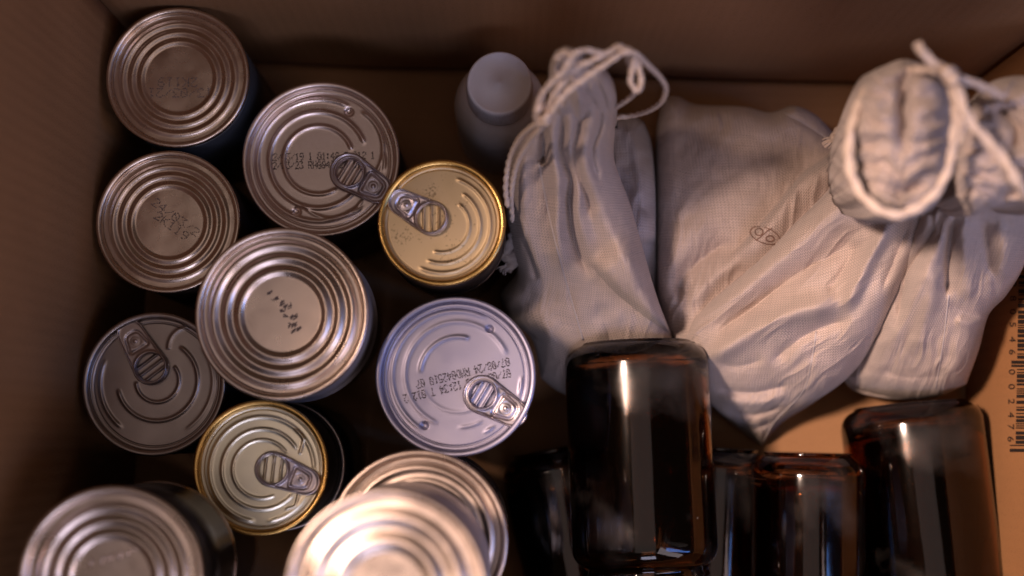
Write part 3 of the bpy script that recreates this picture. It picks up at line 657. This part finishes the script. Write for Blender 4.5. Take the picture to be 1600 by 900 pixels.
# ---- bag C: right bag
bcg = empty('drawstring_bag', at(1470., 480., .0), 'cotton bag furthest right with ruffled neck at the frame edge, over the right-hand jar', 'cloth bag', GB)
foldsC = [('v', [(1400, 520), (1416, 432), (1452, 372), (1475, 330)], .012, 10, 0), ('r', [(1385, 560), (1440, 440), (1470, 380), (1488, 335)], .006, 12, 0), ('v', [(1478, 470), (1484, 392), (1494, 330)], .012, 8, 0),
          ('r', [(1500, 330), (1508, 400), (1512, 480)], .007, 16, 0), ('v', [(1540, 340), (1545, 400), (1552, 440)], .006, 9, 0), ('r', [(1430, 560), (1450, 480), (1466, 410)], .007, 14, 0),
          ('v', [(1482, 460), (1474, 532), (1462, 606)], .0012, 2.5, 0), ('r', [(1490, 500), (1520, 505), (1540, 490)], .004, 8, 0), ('v', [(1480, 475), (1510, 490), (1540, 500)], .003, 7, 0), ('v', [(1370, 575), (1420, 590), (1490, 585)], .003, 9, 0), ('r', [(1560, 340), (1570, 400), (1560, 440)], .005, 12, 0)]
sC = Sheet([(1440, 330), (1490, 300), (1560, 290), (1625, 300)], [(1625, 300), (1612, 370), (1598, 420), (1572, 462), (1545, 492), (1530, 545), (1510, 600)],
           [(1318, 590), (1340, 612), (1400, 624), (1460, 622), (1510, 600)], [(1440, 330), (1415, 400), (1385, 470), (1350, 540), (1318, 590)],
           [(1500, 310, .20), (1600, 310, .20), (1440, 350, .185), (1480, 400, .165), (1560, 400, .165), (1400, 470, .13), (1460, 480, .14), (1540, 480, .125), (1360, 570, .075), (1440, 560, .10), (1500, 570, .095), (1340, 600, .05), (1430, 618, .06)],
           foldsC, 130, 170, 36, .032, 31, .0011, zmin=.03, crease=(.35, -1, .0018))
sC.build('bag_body', FAB, bcg, pull=.16, zb=.004)
drape_tube(sC, [(1482, 460), (1474, 532), (1462, 606)], .00045, CORDG, bcg)
# ---- bag B1: flat filled bag lying behind, its drawcord end at the back corner
b1 = empty('drawstring_bag', at(1150., 300., .0), 'flat shaded cotton bag lying behind the draped one, printed with a small two-ring mark', 'cloth bag', GB)
folds1 = [('s', [(1130, 408), (1172, 367), (1213, 319), (1250, 275), (1285, 250), (1335, 222)], .024, 5, 75),
          ('v', [(1055, 475), (1070, 430), (1110, 395), (1150, 372)], .010, 14, 0), ('r', [(1038, 490), (1046, 430), (1080, 370), (1120, 330)], .005, 22, 0), ('r', [(1075, 480), (1110, 440), (1160, 400)], .005, 12, 0),
          ('v', [(1226, 176), (1262, 196), (1300, 222)], .0024, 3, 0), ('r', [(1230, 166), (1270, 183), (1300, 205)], .005, 9, 0), ('v', [(1060, 165), (1110, 190), (1190, 195)], .002, 18, 0)]
sB1 = Sheet([(1037, 150), (1060, 151), (1090, 163), (1160, 166), (1205, 175), (1240, 165), (1275, 180), (1310, 214), (1345, 230)], [(1345, 230), (1352, 300), (1340, 400), (1300, 480), (1240, 560)],
           [(1062, 560), (1120, 575), (1180, 575), (1240, 560)], [(1037, 150), (1027, 200), (1025, 300), (1026, 400), (1032, 475), (1045, 525), (1062, 560)],
           [(1050, 170, .070), (1030, 300, .078), (1120, 220, .082), (1200, 200, .076), (1290, 200, .070), (1100, 330, .088), (1180, 290, .088), (1040, 420, .082), (1060, 520, .078), (1130, 440, .085), (1250, 240, .080), (1310, 240, .085), (1330, 330, .075), (1240, 400, .08), (1240, 520, .06), (1150, 550, .07)],
           folds1, 150, 180, 34, .026, 41, .0008, zmin=.006, crease=(.25, -1, .0013))
sB1.build('bag_body', FAB, b1, pull=.07, uvrot=.15)
drape_tube(sB1, [(1226, 176), (1262, 196), (1300, 222)], .0004, CORDG, b1)
# ---- bag B2: bag draped diagonally from its ruffled neck to a pointed corner
bb = empty('drawstring_bag', at(1240., 480., .0), 'cotton bag draped diagonally from a large ruffled neck down to a pointed corner', 'cloth bag', GB)
foldsB = [('r', [(1090, 505), (1150, 462), (1224, 398), (1285, 350), (1350, 300)], .009, 20, 0),
          ('v', [(1110, 528), (1190, 470), (1250, 425), (1310, 392), (1360, 340)], .013, 19, 0),
          ('r', [(1085, 580), (1150, 534), (1200, 506), (1256, 484), (1325, 474)], .012, 16, 0), ('r', [(1312, 490), (1336, 450), (1358, 405), (1395, 340)], .012, 12, 0),
          ('v', [(1200, 570), (1250, 530), (1290, 510), (1335, 498)], .009, 12, 0), ('v', [(1290, 465), (1315, 425), (1345, 375)], .006, 12, 0),
          ('r', [(1225, 640), (1300, 560), (1350, 490), (1395, 420), (1425, 350)], .005, 20, 0), ('v', [(1375, 460), (1400, 400), (1425, 340)], .006, 8, 0),
          ('v', [(1110, 604), (1170, 614), (1240, 600)], .0055, 6, 0), ('r', [(1118, 621), (1180, 631), (1238, 614)], .004, 7, 0), ('v', [(1130, 640), (1180, 648), (1228, 634)], .0055, 6, 0), ('v', [(1150, 664), (1180, 669), (1210, 658)], .0045, 5, 0), ('v', [(1100, 560), (1150, 572), (1200, 560)], .004, 9, 0),
          ('v', [(1275, 518), (1268, 564), (1254, 612), (1212, 656), (1192, 690)], .0018, 3, 0)]
sB = Sheet([(1338, 232), (1365, 235), (1420, 255), (1475, 290)], [(1475, 290), (1452, 350), (1425, 410), (1398, 470), (1372, 525), (1330, 585), (1270, 630), (1222, 660), (1190, 697)],
           [(1058, 548), (1085, 600), (1125, 645), (1160, 675), (1190, 697)], [(1338, 232), (1325, 268), (1290, 305), (1240, 352), (1205, 388), (1165, 425), (1120, 462), (1078, 500), (1058, 548)],
           [(1370, 250, .172), (1450, 300, .178), (1300, 320, .145), (1240, 370, .126), (1180, 430, .112), (1110, 490, .094), (1075, 540, .084), (1350, 360, .152), (1400, 410, .145), (1280, 430, .132), (1200, 490, .115), (1300, 500, .125), (1150, 560, .095), (1250, 570, .098), (1330, 560, .088), (1180, 630, .055), (1190, 690, .022), (1110, 615, .055), (1240, 620, .058)],
           foldsB, 190, 210, 30, .020, 43, .0008, zmin=.006, crease=(1, -.9, .0014))
sB.build('bag_body', FAB, bb, pull=.10, uvrot=.75)
drape_tube(sB, [(1275, 518), (1268, 564), (1254, 612), (1212, 656), (1192, 690)], .00045, CORDG, bb)
# little print: two rings and a slash within an oval
def ring(cx, cy, a_, b_, rot, q0=0, q1=2*PI): return [(cx+a_*math.cos(q)*math.cos(rot)-b_*math.sin(q)*math.sin(rot), cy+a_*math.cos(q)*math.sin(rot)+b_*math.sin(q)*math.cos(rot)) for q in np.linspace(q0, q1, 15)]
for pts, rr in ((ring(1186, 362.5, 6, 5.5, 0), .00035), (ring(1203, 373, 6, 4.5, 0), .00035), ([(1181, 376), (1190, 369), (1200, 360), (1206, 357)], .0003), (ring(1195, 368, 24, 12, .35, .6, 4.2), .0003), (ring(1195, 368, 24, 12, .35, 4.5, 6.0), .00025)):
    drape_tube(sB1, pts, rr, PRINTB, b1, name='printed_symbol', lift=.0002)
# small knotted cord at the back corner
pxtube('drawstring', [(1336, 224, .112), (1322, 206, .108), (1309, 204, .104), (1303, 214, .100), (1312, 220, .104), (1318, 210, .108), (1312, 200, .106)], .0018, CORD, b1, twist=150)
for q in range(10):
    an = 2.4+rng.normal()*.5
    pxtube('frayed_strand', [(1304, 216, .10), (1300+8*math.cos(an), 218+8*math.sin(an), .099), (1294+10*math.cos(an), 222+10*math.sin(an), .098)], .00035, CORD, b1, n=8, seg=5)
# gathered necks: lobes of ruffled cloth folded round an open mouth
def ruffle(cx, cy, rx, ry, amp, per, seed, split=True):
    def f(X, Y):
        dx, dy = (X-cx)/rx, (Y-cy)/ry; th = np.arctan2(dy, dx); r = np.hypot(dx, dy)
        wob = 7*vnoise(X/30, Y/30, seed)+2*vnoise(X/13, Y/14, seed+2)
        side = np.sign(X-cx)
        z = .72*amp*np.sin(2*PI*(Y+.25*side*(X-cx)+wob*1.6)/per+side*1.1)*np.clip(r*1.6, 0, 1)*np.clip(1.1-.4*np.abs(dy), 0, 1)
        z += amp*.22*np.sin(2*PI*(Y+wob*2)/(per*.47)+2*side)*np.clip(np.abs(dx)*1.3, 0, 1)
        if split: z -= .016*np.exp(-(dx/.13)**2)*np.clip(1-((Y-(cy-.35*ry))/(.62*ry))**2, 0, 1)
        z -= .012*np.exp(-((X-cx-.15*rx)/(.38*rx))**2-((Y-(cy+.72*ry))/(.13*ry))**2)
        return z
    return f
sBn = Sheet([(1348, 118), (1382, 102), (1415, 92), (1452, 106), (1480, 136)], [(1480, 136), (1490, 190), (1489, 240), (1480, 292), (1456, 328)], [(1346, 308), (1372, 331), (1405, 341), (1432, 339), (1456, 328)], [(1348, 118), (1334, 162), (1326, 215), (1330, 268), (1346, 308)],
            [(1400, 120, .272), (1370, 200, .285), (1440, 200, .285), (1405, 220, .286), (1400, 310, .274), (1345, 240, .26), (1475, 240, .26)], [], 120, 150, 26, .028, 51, .0012, zmin=.15, extra=ruffle(1412, 215, 75, 115, .0034, 34, 5))
sBn.build('gathered_neck', FAB, bb, pull=.45, zb=.17)
sCn = Sheet([(1520, 160), (1545, 130), (1590, 118), (1650, 125)], [(1650, 125), (1665, 200), (1660, 270), (1645, 330)], [(1490, 305), (1520, 335), (1575, 318), (1645, 330)], [(1520, 160), (1500, 200), (1488, 250), (1490, 305)],
            [(1560, 150, .255), (1520, 230, .262), (1600, 230, .27), (1560, 300, .255), (1640, 200, .262)], [('v', [(1555, 165), (1590, 200), (1585, 240)], .014, 11, 0)], 110, 130, 26, .026, 61, .0012, zmin=.15, extra=ruffle(1575, 225, 85, 105, .0034, 31, 9, False))
sCn.build('gathered_neck', FAB, bcg, pull=.45, zb=.17)
# cords round the necks
CB = .0018
zc = .285
pxtube('drawstring', [(1486, 128, zc), (1470, 112, zc), (1445, 108, .275), (1400, 112, .262), (1365, 128, .262), (1342, 162, .268), (1328, 210, .272), (1327, 260, .274), (1342, 298, .274), (1368, 324, .276), (1398, 336, .276), (1432, 326, .276), (1464, 298, .278), (1484, 258, .28), (1490, 215, .285), (1494, 175, .288), (1490, 140, .290)], CB, CORD, bb, flat=.75, twist=110)
pxtube('drawstring', [(1484, 118, .292), (1492, 150, .292), (1502, 185, .288), (1499, 215, .284), (1486, 235, .282)], CB, CORD, bb, flat=.75, twist=110)
pxtube('drawstring', [(1488, 120, .294), (1472, 108, .294), (1455, 96, .296), (1441, 82, .298), (1438, 73, .298)], CB*.95, CORD, bb, twist=110)
for q in range(8):
    an = -PI/2-.3+rng.normal()*.5
    pxtube('frayed_strand', [(1441, 82, .298), (1439+6*math.cos(an), 77+6*math.sin(an), .298), (1438+12*math.cos(an), 76+12*math.sin(an), .298)], .0004, CORD, bb, n=8, seg=5)
pxtube('knot', [(1485+7*math.cos(q), 119+8*math.sin(q), .297+.003*math.sin(2*q)) for q in np.linspace(0, 5.8, 14)], CB, CORD, bb, twist=110)
pxtube('drawstring', [(1490, 122, .290), (1515, 128, .285), (1540, 138, .278), (1565, 150, .27)], CB*.9, CORD, bcg, twist=110)
pxtube('drawstring', [(1496, 135, .298), (1504, 165, .298), (1520, 195, .296), (1545, 222, .294), (1570, 250, .292), (1588, 282, .290), (1610, 310, .28)], CB*1.05, CORD, bcg, flat=.8, twist=110)
# ------------------------------------------------------------------ amber jars
jars = []
def jar(p0, p1, R, L, label, neck=True, roll=0):
    """p0 centre of the base, p1 a point further along the axis towards the mouth"""
    p0, p1 = Vector(p0), Vector(p1); ax = (p1-p0).normalized()
    e = empty('amber_jar', p0, label, 'glass jar', 'empty amber glass jars lying in the bottom right of the box')
    e.rotation_mode = 'QUATERNION'; e.rotation_quaternion = ax.to_track_quat('Z', 'Y')
    jars.append((label, p0, p0+ax*L, R))
    out = [(0, .0022), (R*.55, .0020), (R*.64, .0012), (R*.70, .0002), (R*.74, 0), (R*.775, .0003)]
    out += [(R-.0115+.0115*math.sin(q), .0006+.0110-.0110*math.cos(q)) for q in np.linspace(.30, PI/2, 9)]
    out += [(R, z) for z in np.linspace(.019, L-.026, 8)]
    out += [(R*.80+R*.20*math.cos(q), L-.024+.010*math.sin(q)) for q in np.linspace(.1, PI/2, 8)]
    out += [(R*.785, L-.0135), (R*.785, L-.011), (R*.81, L-.0095), (R*.785, L-.008), (R*.785, L-.006), (R*.81, L-.0045), (R*.785, L-.003), (R*.785, L-.0006), (R*.765, L)]
    inn = [(R*.735, L-.0004), (R*.725, L-.0013), (R*.725, L-.0135)]
    inn += [(R*.72+R*.19*math.sin(q), L-.0165-.0085*(1-math.cos(q))) for q in np.linspace(.2, PI/2, 6)]
    inn += [(R*.915, z) for z in np.linspace(L-.028, .021, 6)]
    inn += [(R*.915-.011*(1-math.cos(q)), .0205-.0120*math.sin(q)) for q in np.linspace(.2, PI/2, 6)]
    inn += [(R*.4, .0080), (0, .0095)]
    prof = out+inn
    def fn(V, a):
        V = V.copy(); k = 4
        V[3:6, :, 2] += -.00035*np.clip(np.cos(a*75), 0, 1)[None, :]*np.array([.5, 1, .5])[:, None]
        # shallow stippled code on the body near the base
        return V
    o = lathe('jar_glass', prof, AMBER, e, 150, fn=fn)
    return e
def jpt(px, py, z): return at(float(px), float(py), z)
jar(jpt(993, 536, .082), jpt(1008, 880, .084), .0372, .128, 'front amber jar lying on top of the other jars, left of the cloth bag corner')
jar(jpt(1420, 632, .040), jpt(1454, 900, .044), .0378, .124, 'amber jar furthest right, leaning beside the orange-lit wall with a bright glint at its base')
jar(jpt(1262, 708, .066), jpt(1262, 930, .066), .0298, .105, 'amber jar with a broad blue reflection, between the tall front jar and the right jar')
jar(jpt(1122, 700, .030), jpt(1112, 930, .030), .0285, .105, 'low amber jar squeezed between the front jar and the blue-streaked jar')
jar(jpt(862, 702, .031), jpt(905, 930, .031), .0290, .105, 'low amber jar tilted at the far left of the jars beside the lilac can')
